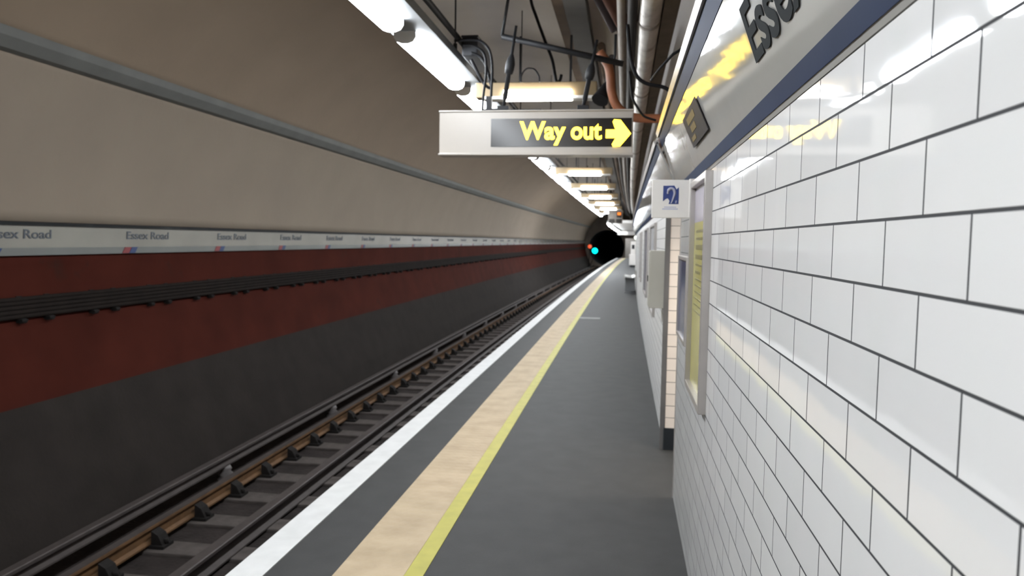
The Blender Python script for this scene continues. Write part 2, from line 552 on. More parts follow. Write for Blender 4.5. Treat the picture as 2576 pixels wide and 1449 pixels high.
y = 7.05 - 1.755 * 2
while y < 72:
    full = text_mesh('Essex Road', .083, .0012, .004, .98)
    sy = .72 / full[1]
    bpy.data.meshes.remove(full[0])
    for word, y_at in (('Essex', .0), ('Road', .72)):
        me, wid = text_mesh(word, .083, .0012, .004, .98)
        if word == 'Road':
            y_at = .72 - wid * sy
        for v in me.vertices:
            lx, ly, lz = v.co
            v.co = W(xs_(1.447 + ly) + .004 + lz, y + .05 + y_at + lx * sy, 1.447 + ly)
        link('lettering', me, BLUEGREY, fr)['label'] = 'blue-grey lettering'
    for (a, b, mm, nm) in ((0, .105, FLAGRED, 'red_stripe'), (.110, .205, FLAGBLUE, 'blue_stripe')):
        sl = .045
        xx2 = xs_(1.33) + .008
        MB().prism([(a - sl / 2, 1.299), (b - sl / 2, 1.299), (b + sl / 2, 1.362), (a + sl / 2, 1.362)],
                   lambda u, v, d: W(xs_(v) + .005 + d, y + u, v), .004).build(nm, mm, fr)
    y += 1.755
# conduit along the vault
zc = 2.97
xc = circ(zc)
tag(MB().sweep([(circ(2.895) + .012, 2.895), (circ(2.895) + .075, 2.908), (circ(2.97) + .10, 2.985), (circ(3.045) + .075, 3.05), (circ(3.06) + .012, 3.062)], Y0, Y1).build('conduit', CONDUIT, base=None),
    'long dark grey conduit running along the tunnel vault above the trackside frieze', 'conduit')
# cable run
cr = thing('trackside_cable_run', 'dark dusty cable run on brackets along the red trackside wall', 'cables', W(circ(.85), 0, .85))
for k, zz in enumerate((.775, .812, .850, .888, .922)):
    xk = circ(zz) + .045
    n = 56
    MB().tube([W(xk, Y0 + (Y1 - Y0) * i / n, zz) for i in range(n + 1)], .021, 8).build('cable', BRCABLE, cr)
proto = None
yb = 5.66 - .88 * 3
cnt = 0
while cnt < 98:
    for dy in (0, .31):
        if proto is None:
            px = circ(.75)
            proto = (MB().box(px + .008, px + .075, -.035, .035, .735, .752, .006).box(px + .008, px + .02, -.03, .03, .72, .95)
                     .tube([(px + .05, -.03, .735), (px + .05, .03, .735)], .022, 10))
            o = proto.build('bracket', CHAIRM, cr)
            proto = o
            mesh0 = o.data
        else:
            o = proto.copy(); COL.objects.link(o); o.parent = cr
        yy = yb + dy
        o.location = (bend(0, yy), yy, 0)
        cnt += 1
    yb += .88

# ------------------------------------------------------------------ track
def rail_profile(x, top, h=.148, w=.07, foot=.09):
    b = top - h
    return [(x - foot / 2, b), (x - foot / 2, b + .014), (x - .012, b + .03), (x - .012, top - .04), (x - w / 2, top - .03), (x - w / 2, top - .006), (x - w / 2 + .008, top),
            (x + w / 2 - .008, top), (x + w / 2, top - .006), (x + w / 2, top - .03), (x + .012, top - .04), (x + .012, b + .03), (x + foot / 2, b + .014), (x + foot / 2, b)]


ZT, ZB = -.95, -1.10
FARX, NEARX, MIDX, THIRDX = -3.90, -2.44, -3.165, -4.24
YT = 112.0
rr = thing('running_rail', 'rusty far running rail between the dark chairs and the conductor rail', 'rail', W(FARX, 0, ZB))
MB().sweep(rail_profile(FARX, ZT), Y0, YT, 2).build('rail', RUST, rr)
MB().sweep([(FARX - .033, ZT + .002), (FARX + .033, ZT + .002), (FARX + .033, ZT - .006), (FARX - .033, ZT - .006)], Y0, YT, 2).build('rail_head', RAILTOP, rr)['label'] = 'dull steel running surface'
rr = thing('running_rail', 'near running rail tucked below the platform edge', 'rail', W(NEARX, 0, ZB))
MB().sweep(rail_profile(NEARX, ZT), Y0, YT, 2).build('rail', RUST, rr)
MB().sweep([(NEARX - .033, ZT + .002), (NEARX + .033, ZT + .002), (NEARX + .033, ZT - .006), (NEARX - .033, ZT - .006)], Y0, YT, 2).build('rail_head', RAILTOP, rr)
tag(MB().sweep(rail_profile(MIDX, -.975, .153, .10, .13), Y0, YT, 2).build('centre_rail', RAILTOP), 'dull grey-brown centre rail midway between the two running rails', 'rail')
cr3 = thing('conductor_rail', 'dark conductor rail raised on pale insulators beside the far running rail', 'rail', W(THIRDX, 0, -1.10))
MB().sweep(rail_profile(THIRDX, -.885, .11, .085, .10), Y0, YT, 2).build('rail', RAILTOP, cr3)
for i in range(24):
    yy = 1.42 + 2.98 * i
    c = W(THIRDX + .015, yy, -1.175)
    MB().lathe([(.075, 0), (.085, .03), (.055, .06), (.08, .085), (.05, .115), (.065, .14), (.05, .175), (.02, .18)], c, 'Z', 14).build('insulator', PORC, cr3)
# sleepers with their chairs
sl = thing('sleeper', 'dusty wooden sleeper crossing under the rails of the track', 'sleeper', W(-3.1, 0, -1.16), 'sleepers under the track')
MB().box(-4.13, -1.75, -.125, .125, -1.18, -1.13, .012).build('timber', SLEEPER, sl)


def chair(x):
    m = MB().box(x - .17, x + .17, -.075, .075, -1.129, -1.10, .006)
    for s in (-1, 1):
        m.prism([(s * .049, -1.10), (s * .15, -1.10), (s * .11, -1.02), (s * .049, -.985)], lambda u, v, d: Vector((x + u, -.055 + d, v)), .11)
        m.tube([(x + s * .15, .0, -1.101), (x + s * .15, .0, -1.06)], .022, 8)
    return m.build('rail_chair', CHAIRM, sl)


chair(FARX); chair(NEARX)
first = True
for k in range(-6, 116):
    yy = 4.97 + .635 * k
    loc = W(-3.1, yy, -1.16)
    if first:
        sl.location = loc; first = False
    else:
        dup(sl, loc)

# ------------------------------------------------------------------ lights over the platform edge
TZ = 2.90
tr = thing('light_trunking', 'long grey trunking hung above the platform edge carrying the row of tube lights', 'trunking', W(-1.5, 0, 2.95))
MB().sweep([(-1.67, 2.955), (-1.36, 2.955), (-1.36, 3.02), (-1.67, 3.02)], Y0, 41.4, 1.9).build('channel', TRUNK, tr)
for i in range(-2, 11):
    yy = 6.0 + 3.8 * i
    zt = CZc + math.sqrt(CR ** 2 - (-1.395 - CXc) ** 2)
    MB().tube([W(-1.395, yy, 3.01), W(-1.395, yy, zt + .1)], .007, 6).tube([W(-1.395, yy, 3.02), W(-1.395, yy, 3.09)], .016, 8).build('hanger_rod', DARKMET, tr)

LEN = 1.66
tl = thing('tube_light', 'x', 'light', W(-1.56, 0, TZ), 'tube lights above the platform edge')
x0, x1 = -1.637, -1.478
prof = [(x0, 2.954), (x0, 2.915), (x0 + .02, 2.885), (x0 + .055, 2.872), (x1 - .055, 2.872), (x1 - .02, 2.885), (x1, 2.915), (x1, 2.954)]
mb = MB()
A = [mb.bm.verts.new((x, .03, z)) for x, z in prof]; Bv = [mb.bm.verts.new((x, LEN - .03, z)) for x, z in prof]
for k in range(len(prof) - 1):
    mb.bm.faces.new((A[k], A[k + 1], Bv[k + 1], Bv[k]))
mb.bm.faces.new(A); mb.bm.faces.new(Bv[::-1]); mb.bm.faces.new((A[0], Bv[0], Bv[-1], A[-1]))
mb.build('diffuser', TUBE, tl)
for ya in (.012, LEN - .030):
    MB().prism(prof, lambda u, v, d: Vector((u, ya + d, v)), .017).build('end_cap', FIXT, tl)
NAMES = {-1: 'nearest tube light of the row, cut by the top of the frame',
         0: 'second tube light of the row above the platform edge, whole and lit',
         1: 'tube light of the row whose far end meets the top of the Way out sign'}
firstl = True
for k in range(-7, 19):
    ys_ = 5.12 + 1.9 * k
    lab = NAMES.get(k)
    if lab is None:
        if k < -1: lab = 'tube light of the overhead row, out of frame above the near platform'
        elif k == 2 or k == 3: lab = 'tube light of the row hidden behind the Way out sign'
        else: lab = 'distant tube light in the receding row seen below the Way out sign'
    loc = W(-1.56, ys_, TZ)
    if firstl:
        tl.location = loc; tl['label'] = lab; firstl = False
    else:
        dup(tl, loc, lab)
# keep the trunking's turn with the curve: every light is short, its own tilt is far below a degree

cl = thing('cross_light', 'x', 'light', W(-.8, 0, 2.80), 'cross lights over the platform')
MB().box(-1.37, -.27, -.02, .13, 2.79, 2.925, .008).build('housing', CREAMBOX, cl)
d0, d1 = -1.105, -.49
pz = [(.0 - .055, 2.85), (-.065, 2.82), (-.055, 2.79), (-.02, 2.768), (.06, 2.768), (.10, 2.788), (-.021, 2.852)]
mb = MB()
mb.prism(pz, lambda u, v, d: Vector((d0 + d, u, v)), d1 - d0)
mb.build('diffuser', TUBE2, cl)
for xa, xb in ((-.489, -.30), (-1.30, -1.106)):
    MB().box(xa, xb, -.035, .10, 2.772, 2.80, .006).build('end_piece', FIXT, cl)
for xa in (-.98, -.52):
    MB().box(xa, xa + .02, .05, .07, 2.924, 3.35).build('hanger_strap', DARKMET, cl)
CN = {0: 'cross light with cream housing just above the Way out sign', 1: 'cross light hidden behind the Way out sign', 2: 'first cross light seen below the Way out sign, widest of those',
      3: 'second cross light seen below the Way out sign', 4: 'third cross light seen below the Way out sign', 5: 'fourth and smallest cross light below the Way out sign',
      }
firstc = True
for k in range(-2, 8):
    yy = 6.73 + 3.85 * k
    lab = CN.get(k, 'cross light over the near platform, out of frame' if k < 0 else 'far cross light in the dark beyond the others')
    loc = W(-.8, yy, 2.80)
    if firstc:
        cl.location = loc; cl['label'] = lab; firstc = False
    else:
        dup(cl, loc, lab)

# ------------------------------------------------------------------ way out sign
SY = 5.2
dx = bend(0, SY)
ws = thing('way_out_sign', 'illuminated Way out sign with yellow letters and arrow in a white casing', 'sign', (-.63 + dx, SY + .07, 2.105))
MB().box(-1.318 + dx, .048 + dx, SY + .004, SY + .15, 2.108, 2.405, .006).build('casing', SIGNCASE, ws)
MB().box(-1.322 + dx, .052 + dx, SY - .012, SY + .16, 2.098, 2.112, .003).box(-1.322 + dx, .052 + dx, SY - .004, SY + .16, 2.401, 2.412, .003).build('lip', SIGNCASE, ws)
MB().box(-.943 + dx, .038 + dx, SY, SY + .02, 2.157, 2.352).build('panel', SIGNBLACK, ws)
for bd, xa, xb, base_z in (('Way', -.738, -.415, 2.21), ('out', -.378, -.165, 2.21)):
    me, wid = text_mesh(bd, .125, .0045, .006)
    s = (xb - xa) / wid
    me.transform(Matrix(((s, 0, 0, xa + dx), (0, 0, -1, SY - .002), (0, 1, 0, base_z), (0, 0, 0, 1))))
    link('lettering', me, YGLOW, ws)
ar = [(-.137, 2.215), (-.137, 2.272), (-.072, 2.272), (-.092, 2.325), (-.082, 2.342), (-.038, 2.338), (.034, 2.245), (-.038, 2.158), (-.086, 2.156), (-.094, 2.172), (-.070, 2.215)]
MB().prism([(u + dx, v) for u, v in ar], lambda u, v, d: Vector((u, SY - .005 + d, v)), .006).build('arrow', YGLOW, ws)
for (xb_, zb_, xt, zt) in ((-.872, 2.41, -.785, 3.01), (-.306, 2.41, -.215, 2.90)):
    b0 = Vector((xb_ + dx, SY + .07, zb_)); t0 = Vector((xt + dx, SY + .07, zt))
    dv = t0 - b0
    P = lambda f: b0 + dv * f
    MB().tube([P(0), P(.15), P(.16), P(.44), P(.45), P(.50), P(.56), P(.62), P(.68), P(1)],
              [.013, .012, .018, .016, .028, .033, .034, .026, .011, .010], 10).box(b0.x - .035, b0.x + .045, b0.y - .03, b0.y + .03, 2.405, 2.45, .004).build('hanger', DARKMET, ws)
sb = thing('support_bar', 'dark angle bar above the Way out sign with an upright at its left end', 'bar', (-.5 + dx, SY + .07, 2.85))
SB = SY + .125
a, b = Vector((-.895 + dx, SB, 2.955)), Vector((-.03 + dx, SB, 2.745))
MB().tube([a, b], .021, 4).build('bar', DARKMET, sb)
MB().tube([a, Vector((-.858 + dx, SB, 3.19)), Vector((-.70 + dx, SB, 4.27))], .011, 8).build('upright', DARKMET, sb)

# ------------------------------------------------------------------ cables by the lights
def cable(name, pts, r, m, label, cat='cable', n=8):
    return tag(MB().tube(smooth_path(pts), r, n).build(name, m, base=pts[0]), label, cat)


def long_pipe(name, x, z, r, m, label, cat='pipe', y0=Y0, y1=70.0, n=12, collars=None, collar_mat=None):
    k = int((y1 - y0) / 1.5)
    if not collars:
        return tag(MB().tube([W(x, y0 + (y1 - y0) * i / k, z) for i in range(k + 1)], r, n).build(name, m, base=(x, 0, z)), label, cat)
    t = thing(name, label, cat, (x, 0, z))
    MB().tube([W(x, y0 + (y1 - y0) * i / k, z) for i in range(k + 1)], r, n).build('pipe', m, t)
    for yc in collars:
        MB().tube([W(x, yc - .03, z), W(x, yc + .03, z)], r * 1.06, n).build('collar', collar_mat, t)
    return t


long_pipe('light_cable', -1.44, 3.06, .014, CABLE, 'dark cable lying along the light trunking, nearer the tubes', 'cable', y1=41, n=8)
long_pipe('light_cable', -1.31, 3.06, .022, CABLE, 'thicker dark cable along the right side of the light trunking', 'cable', y1=41, n=8)
jb = thing('junction_box', 'dark junction box beside the light trunking where cables loop down', 'junction box', (-1.25, 6.1, 2.98))
MB().box(-1.275, -1.15, 5.75, 6.35, 2.93, 3.07, .012).build('box', DARKMET, jb)
MB().box(-1.28, -1.145, 5.74, 6.36, 3.07, 3.085, .004).build('lid', DARKMET, jb)
cable('hanging_cable', [(-1.30, 5.6, 3.005), (-1.20, 5.6, 3.01), (-1.10, 5.6, 3.0), (-1.03, 5.6, 2.93), (-1.005, 5.6, 2.80), (-1.01, 5.6, 2.6), (-1.015, 5.6, 2.38)], .010, CABLE,
      'outermost dark cable looping down behind the Way out sign')
cable('hanging_cable', [(-1.26, 5.7, 3.0), (-1.17, 5.7, 2.99), (-1.09, 5.7, 2.93), (-1.07, 5.7, 2.80), (-1.09, 5.7, 2.6), (-1.10, 5.7, 2.38)], .010, CABLE,
      'middle dark cable looping down behind the Way out sign')
cable('hanging_cable', [(-1.20, 5.75, 2.95), (-1.13, 5.75, 2.92), (-1.08, 5.75, 2.85), (-1.05, 5.75, 2.74), (-1.04, 5.75, 2.68), (-1.10, 5.75, 2.72), (-1.20, 5.75, 2.90)], .012, CABLE,
      'short dark cable making a closed loop under the junction box')
cable('hoop_cable', [(-.925, 6.6, 2.90), (-.92, 6.6, 2.96), (-.885, 6.6, 3.01), (-.845, 6.6, 3.02), (-.80, 6.6, 3.005), (-.765, 6.6, 2.95), (-.758, 6.6, 2.90)], .007, CABLE,
      'small thin cable hoop standing on top of the cross light')
cable('hanging_cable', [(-.93, 7.0, 4.0), (-.90, 7.0, 3.74), (-.845, 7.0, 3.58), (-.76, 7.0, 3.36), (-.69, 7.0, 3.19), (-.66, 7.0, 3.05), (-.645, 7.0, 2.99), (-.615, 7.0, 2.995), (-.60, 7.0, 3.05)], .014, CABLE,
      'dark cable hanging from the vault and hooked at its end above the cross light')
mbk = MB().box(-1.05 + dx, -.86 + dx, SY + .25, SY + .33, 2.40, 2.47, .01).box(-.88 + dx, -.62 + dx, SY + .27, SY + .31, 2.445, 2.465).box(-1.03 + dx, -.99 + dx, SY + .26, SY + .3, 2.46, 2.56)
tag(mbk.build('sign_bracket', DARKMET, base=(-.95, SY + .3, 2.4)), 'dark metal bracket with a short arm on the back of the Way out sign', 'bracket')

# ------------------------------------------------------------------ pipes and ducts above the tiled wall
long_pipe('black_pipe', .022, 3.10, .037, CABLE, 'straight black pipe running overhead along the platform beside the foil duct', 'pipe')
long_pipe('pale_pipe', -.052, 3.11, .033, PALEPIPE, 'dusty pale pipe running overhead on the left of the black pipe', 'pipe')
long_pipe('foil_duct', .145, 3.12, .082, SILVER, 'mottled silver foil-wrapped duct running overhead right of the black pipe', 'duct', n=18,
          collars=[3.1, 5.55, 8.1, 10.6, 13.2, 16, 19, 22, 26], collar_mat=PALEPIPE)
cty = thing('cable_tray', 'brown dusty cable tray running overhead between the foil duct and the frieze', 'cable tray', (.28, 0, 3.08))
MB().sweep([(.232, 3.09), (.335, 3.09), (.335, 3.15), (.325, 3.15), (.325, 3.10), (.242, 3.10), (.242, 3.15), (.232, 3.15)], Y0, 70).build('tray', TRAY, cty)
for xk in (.262, .288, .31):
    MB().tube([W(xk, Y0 + 2 * i, 3.112) for i in range(40)], .012, 6).build('cable', CABLE, cty)
tag(MB().sweep([(-.585, 3.60), (-.385, 3.60), (-.385, 3.75), (-.585, 3.75)], Y0, 60).build('ceiling_duct', DUCTGREY, base=(-.48, 0, 3.6)),
    'dark grey square duct running high along the vault', 'duct')
tag(MB().sweep([(-.70, 3.66), (-.60, 3.66), (-.60, 3.74), (-.70, 3.74)], Y0, 60).build('ceiling_duct', BROWNWALL, base=(-.65, 0, 3.66)),
    'narrow brown trunking beside the square duct high on the vault', 'duct')
long_pipe('wall_pipe', .42, 2.75, .035, REDPIPE, 'red-brown pipe along the brown wall above the frieze', 'pipe', n=10)
long_pipe('wall_cable', .44, 2.58, .016, CABLE, 'black cable along the brown wall behind the frieze', 'cable', n=8)
for i, (x, z, r, m, lb) in enumerate(((-.16, 3.27, .03, DUCTGREY, 'grey pipe high on the left of the pale pipe'), (-.26, 3.38, .04, BROWNWALL, 'brown pipe beside the square duct'))):
    long_pipe('overhead_pipe', x, z, r, m, lb, 'pipe', n=10, y0=7.3)
tag(MB().tube([(-.27, 6.3, 3.74), (-.20, 6.3, 3.60), (-.03, 6.3, 3.27)], .068, 16).build('sloping_pipe', REDPIPE, base=(-.2, 6.3, 3.6)),
    'thick red-brown pipe sloping down from the vault left of the black pipe', 'pipe')
tag(MB().tube([(-.36, 6.15, 3.68), (-.29, 6.15, 3.53), (-.105, 6.15, 3.20)], .030, 10).build('sloping_pipe', PURPLE, base=(-.3, 6.15, 3.46)),
    'thin dark purple-brown pipe sloping alongside the thick red-brown pipe', 'pipe')
cable('orange_pipe', [(-.20, 5.6, 2.90), (-.135, 5.6, 2.80), (-.115, 5.6, 2.70), (-.106, 5.6, 2.61), (-.068, 5.6, 2.51), (.012, 5.6, 2.44), (.10, 5.6, 2.415), (.30, 5.6, 2.41), (.56, 5.6, 2.41)], .033, ORANGE,
      'rust-orange pipe curving down behind the Way out sign to the wall', 'pipe', 12)
hn = thing('loudspeaker', 'black horn loudspeaker hanging beside the orange pipe above the Way out sign', 'loudspeaker', (-.16, 5.8, 2.6))
A = Vector((-.115, 5.85, 2.79)); Bp = Vector((-.195, 5.72, 2.57))
MB().tube([A, A.lerp(Bp, .25), A.lerp(Bp, .3), A.lerp(Bp, .95), Bp], [.028, .03, .02, .062, .066], 16).build('horn', CABLE, hn)
MB().tube([A + Vector((0, .02, -.02)), Vector((-.09, 5.88, 2.95)), Vector((-.09, 5.88, 3.1))], .01, 8).build('mount', DARKMET, hn)
cable('hanging_cable', [(.0, 4.5, 2.78), (.02, 4.5, 2.60), (.055, 4.5, 2.49), (.10, 4.5, 2.445), (.15, 4.5, 2.428), (.22, 4.5, 2.412), (.28, 4.5, 2.38), (.40, 4.5, 2.34)], .011, CABLE,
      'black cable swooping from the black pipe down to the frieze')
cable('hanging_cable', [(.02, 5.0, 2.62), (.04, 5.0, 2.46), (.075, 5.0, 2.39), (.12, 5.0, 2.33), (.20, 5.0, 2.30)], .008, CABLE, 'thin black cable dropping behind the arrow end of the Way out sign')
cable('hanging_cable', [(.40, 4.2, 3.0), (.33, 4.2, 2.62), (.24, 4.2, 2.52), (.18, 4.3, 2.47), (.145, 4.47, 2.45)], .008, CABLE, 'thin black cable joining the swooping cable from the wall')

# ------------------------------------------------------------------ frieze above the tiles
def fp(t, k=.38):
    """point of the sloping frieze face: t = height above the floor"""
    q = t - 1.788
    return (.331 - k * q, t)


def slope_n(t, kk=.38):
    g = -kk
    k = math.hypot(1, g)
    return (-1 / k, g / k)


def slab(z0, z1, off, th, y0, y1, k=.38, step=1.2, n=1):
    """strip of the gently hollow frieze between two heights"""
    front, back = [], []
    for i in range(n + 1):
        t = z0 + (z1 - z0) * i / n
        x, _ = fp(t, k)
        nx, nz = slope_n(t, k)
        front.append((x + nx * off, t + nz * off))
        back.append((x + nx * (off - th), t + nz * (off - th)))
    mb = MB().sweep(front + back[::-1], y0, y1, step)
    if n > 1:
        bmesh.ops.recalc_face_normals(mb.bm, faces=mb.bm.faces[:])
        mb.bm.normal_update()
        for f in mb.bm.faces:
            f.smooth = True
        for e_ in mb.bm.edges:
            if len(e_.link_faces) == 2 and e_.calc_face_angle(0) > .5:
                e_.smooth = False
    return mb


def frieze(name, label, y0, y1, k=.38):
    t = thing(name, label, 'frieze', W(.29, (y0 + y1) / 2, 1.79))
    zt = lambda r: (.331 + 1.788 * k + 1.5 * r) / (r + k)
    slab(1.788, zt(.300), 0, .012, y0, y1, k).build('board', FRIEZE, t)
    slab(1.799, 1.835, .002, .0025, y0, y1, k).build('blue_stripe', NAVY, t)['label'] = 'navy stripe along the lower edge'
    slab(zt(.3817), zt(.3141), .002, .0025, y0, y1, k).build('blue_stripe', NAVY, t)['label'] = 'navy stripe along the upper edge'
    slab(zt(.312), zt(.284), .010, .030, y0, y1, k).build('rim', ALU, t)['label'] = 'bright metal rim along the top'
    return t


f1 = frieze('name_frieze', 'near grey name frieze above the tiles with large dark Essex Road lettering', -3.0, 4.6)
full = text_mesh('Essex Road', .128, .0032, .002)
sx = 1.0 / full[1]
bpy.data.meshes.remove(full[0])
for word in ('Essex', 'Road'):
    me, wid = text_mesh(word, .128, .0032, .002)
    at = 0 if word == 'Essex' else 1.0 - wid * sx
    for v in me.vertices:
        lx, ly, lz = v.co
        t = 1.906 + ly * .90
        x, _ = fp(t)
        nx, nz = slope_n(t)
        v.co = (x + nx * (.0015 + lz), 1.736 - at - lx * sx - ly * .12, t + nz * (.0015 + lz))
    link('lettering', me, CHARCOAL, f1)['label'] = 'dark grey lettering'
for i, (ya, yb2) in enumerate(((4.62, 6.5), (6.52, 9.5), (9.52, 13.5), (13.52, 19), (19.02, 26), (26.02, 36))):
    frieze('frieze_panel', ['plain grey frieze panel over the opening, next to the near name frieze', 'grey frieze panel just beyond the opening, above the beige cabinet',
                            'third grey frieze panel along the wall after the opening', 'fourth grey frieze panel along the wall, small in the distance',
                            'fifth grey frieze panel along the far wall', 'farthest grey frieze panel along the wall'][i], ya, yb2, .47)
pl = thing('direction_plate', 'small dark diamond-looking plate with dull yellow lettering on the grey frieze', 'sign', (.29, 2.98, 1.9))


def onfr(u, v, d):
    xq, zq = fp(v)
    nx, nz = slope_n(v)
    return Vector((xq + nx * (.003 + d), u, zq + nz * (.003 + d)))


MB().prism([(2.66, 1.897), (3.18, 1.897), (3.23, 2.018), (2.71, 2.018)], onfr, .003).build('plate', BLACKBOARD, pl)
mw = MB()
for (ua, ub, va, vb) in ((3.10, 2.84, 1.975, 2.000), (3.06, 2.90, 1.942, 1.966), (3.13, 2.99, 1.914, 1.931)):
    mw.prism([(ub, va), (ua, va), (ua, vb), (ub, vb)], lambda u, v, d: onfr(u, v, .003 + d), .001)
mw.build('lettering', YDULL, pl)

# ------------------------------------------------------------------ poster frames on the near wall
def poster_frame(name, label, y0, y1, z0, z1, fill, depth=.03, bar=.028, wall=WX):
    xw = bend(wall, (y0 + y1) / 2)
    t = thing(name, label, 'poster', (xw, (y0 + y1) / 2, z0))
    m = MB()
    m.box(xw - depth, xw + .002, y0, y0 + bar, z0, z1, .003).box(xw - depth, xw + .002, y1 - bar, y1, z0, z1, .003)
    m.box(xw - depth, xw + .002, y0 + bar, y1 - bar, z1 - bar, z1, .003).box(xw - depth, xw + .002, y0 + bar, y1 - bar, z0, z0 + bar, .003)
    m.build('frame', ALU, t)
    fill(t, xw, y0 + bar, y1 - bar, z0 + bar, z1 - bar)
    return t


def fill_yellow(t, xw, a, b, c, d):
    MB().box(xw - .008, xw + .001, a, b, c, d - .155).build('poster', PYELLOW, t)['label'] = 'yellow sheet with faint grey print'
    MB().box(xw - .0085, xw + .001, a, b, d - .155, d).build('header', PLILAC, t)['label'] = 'lilac heading strip'
    m = MB()
    zz = d - .19
    for i, (w, h) in enumerate(((.30, .010), (.24, .010), (.30, .020), (.26, .018), (.34, .008), (.20, .012), (.36, .006), (.34, .006), (.36, .006), (.30, .006), (.33, .006), (.28, .006))):
        m.box(xw - .0095, xw - .008, b - .10 - w, b - .10, zz - h, zz)
        zz -= h + .022
    m.build('print', PINK, t)


poster_frame('poster_frame', 'aluminium framed yellow poster with a lilac heading on the near tiled wall', 2.87, 3.49, .845, 1.775, fill_yellow)


def fill_one(mm):
    def f(t, xw, a, b, c, d):
        MB().box(xw - .008, xw + .001, a, b, c, d).build('poster', mm, t)
    return f


poster_frame('poster_frame', 'narrow framed dark blue poster between the yellow poster and the opening', 3.74, 4.28, .985, 1.43, fill_one(PBLUE), .018, .02)
poster_frame('poster_frame', 'framed pale poster on the far wall just beyond the beige cabinet', 7.6, 8.9, .75, 1.70, fill_one(PWHITE), .03, .03)
poster_frame('poster_frame', 'framed blue poster farther along the far wall, second past the cabinet', 10.2, 11.4, .75, 1.70, fill_one(PBLUE), .03, .03)
poster_frame('poster_frame', 'small framed pale poster, third along the far wall before the bench', 14.2, 15.4, .75, 1.70, fill_one(PWHITE), .03, .03)

# beige cabinet
xc6 = bend(WX, 6.1)
cb = thing('wall_cabinet', 'shallow beige cabinet fixed to the wall just past the opening', 'cabinet', (xc6, 6.1, .977))
MB().box(xc6 - .113, xc6 + .002, 6.0, 6.25, .977, 1.437, .005).build('body', BEIGECAB, cb)
MB().box(xc6 - .119, xc6 - .111, 6.012, 6.238, .99, 1.424, .002).build('door', BEIGECAB, cb)
MB().box(xc6 - .127, xc6 - .118, 6.20, 6.215, 1.18, 1.23, .002).build('handle', DARKMET, cb)

# hearing assistance sign
hx = bend(0, 3.5)
hs = thing('hearing_loop_sign', 'white flag sign with a blue ear symbol projecting from the wall beside the yellow poster', 'sign', (.325 + hx, 3.5, 1.616))
MB().box(.128 + hx, .300 + hx, 3.5, 3.525, 1.615, 1.790, .003).build('board', WHITEBOX, hs)
MB().box(.296 + hx, .331 + hx, 3.494, 3.535, 1.617, 1.795, .004).build('bracket', WHITEBOX, hs)
for zz in (1.75, 1.665):
    MB().tube([(.314 + hx, 3.490, zz), (.314 + hx, 3.496, zz)], .004, 8).build('screw', DARKMET, hs)


def onsign(y):
    return lambda u, v, d: Vector((u + hx, y - d, v))


X0, X1, Z0, Z1 = .1785, .2490, 1.679, 1.7625
MB().prism([(X0, Z0 + .012), (X0, Z1), (X0 + .050, Z1 + .001), (X0 + .060, Z1 - .017), (X1, Z1 - .006), (X1, Z0), (X0 + .026, Z0), (X0 + .030, Z0 + .014), (X0 + .022, Z0 + .026), (X0 + .014, Z0 + .024)],
           onsign(3.5), .0012).build('symbol_field', SIGNBLUE, hs)
ear = smooth_path([(X0 + .021, 3.4975, Z0 + .046), (X0 + .023, 3.4975, Z0 + .062), (X0 + .034, 3.4975, Z0 + .071), (X0 + .047, 3.4975, Z0 + .066), (X0 + .052, 3.4975, Z0 + .050), (X0 + .047, 3.4975, Z0 + .030), (X0 + .040, 3.4975, Z0 + .010), (X0 + .036, 3.4975, Z0 + .003)], 4)
MB().tube([(p.x + hx, p.y + .001, p.z) for p in ear], [.0042 if i < 4 else (.0062 if i < 16 else max(.0022, .006 - (i - 16) * .0004)) for i in range(len(ear))], 8).build('ear_symbol', EARGREY, hs)
MB().prism([(X0 + .055, Z0 + .004), (X0 + .061, Z0 + .004), (X0 + .063, Z0 + .016), (X0 + .057, Z0 + .016)], onsign(3.4988), .0008).build('small_mark', EARGREY, hs)
m = MB()
for (ua, ub, va, vb) in ((X0 + .006, X1 - .010, 1.6625, 1.6665), (X0 - .002, X1 - .002, 1.6535, 1.6585)):
    m.prism([(ua, va), (ub, va), (ub, vb), (ua, vb)], onsign(3.5), .0008)
m.build('caption', PALEBLUE, hs)

# ------------------------------------------------------------------ far platform furniture
bn = thing('platform_bench', 'curved silver metal bench against the far wall on the platform', 'bench', W(.15, 22.4, 0))
bx = bend(0, 22.4)
mb = MB()
prof = [(-.05, .40), (-.045, .455), (-.01, .49), (.08, .47), (.20, .462), (.285, .49), (.30, .64), (.315, .64), (.305, .475), (.20, .445), (.08, .452), (-.005, .468), (-.03, .445), (-.035, .40)]
mb.prism([(u + bx, v) for u, v in prof], lambda u, v, d: Vector((u, 22.0 + d, v)), 1.6)
mb.build('seat', STEEL, bn)
for yy in (22.15, 23.35):
    MB().box(.0 + bx, .27 + bx, yy, yy + .03, .05, .43, .004).box(-.02 + bx, .30 + bx, yy - .01, yy + .06, 0, .02, .003).box(.0 + bx, .28 + bx, yy, yy + .05, .425, .45, .003).build('leg', TRUNK, bn)

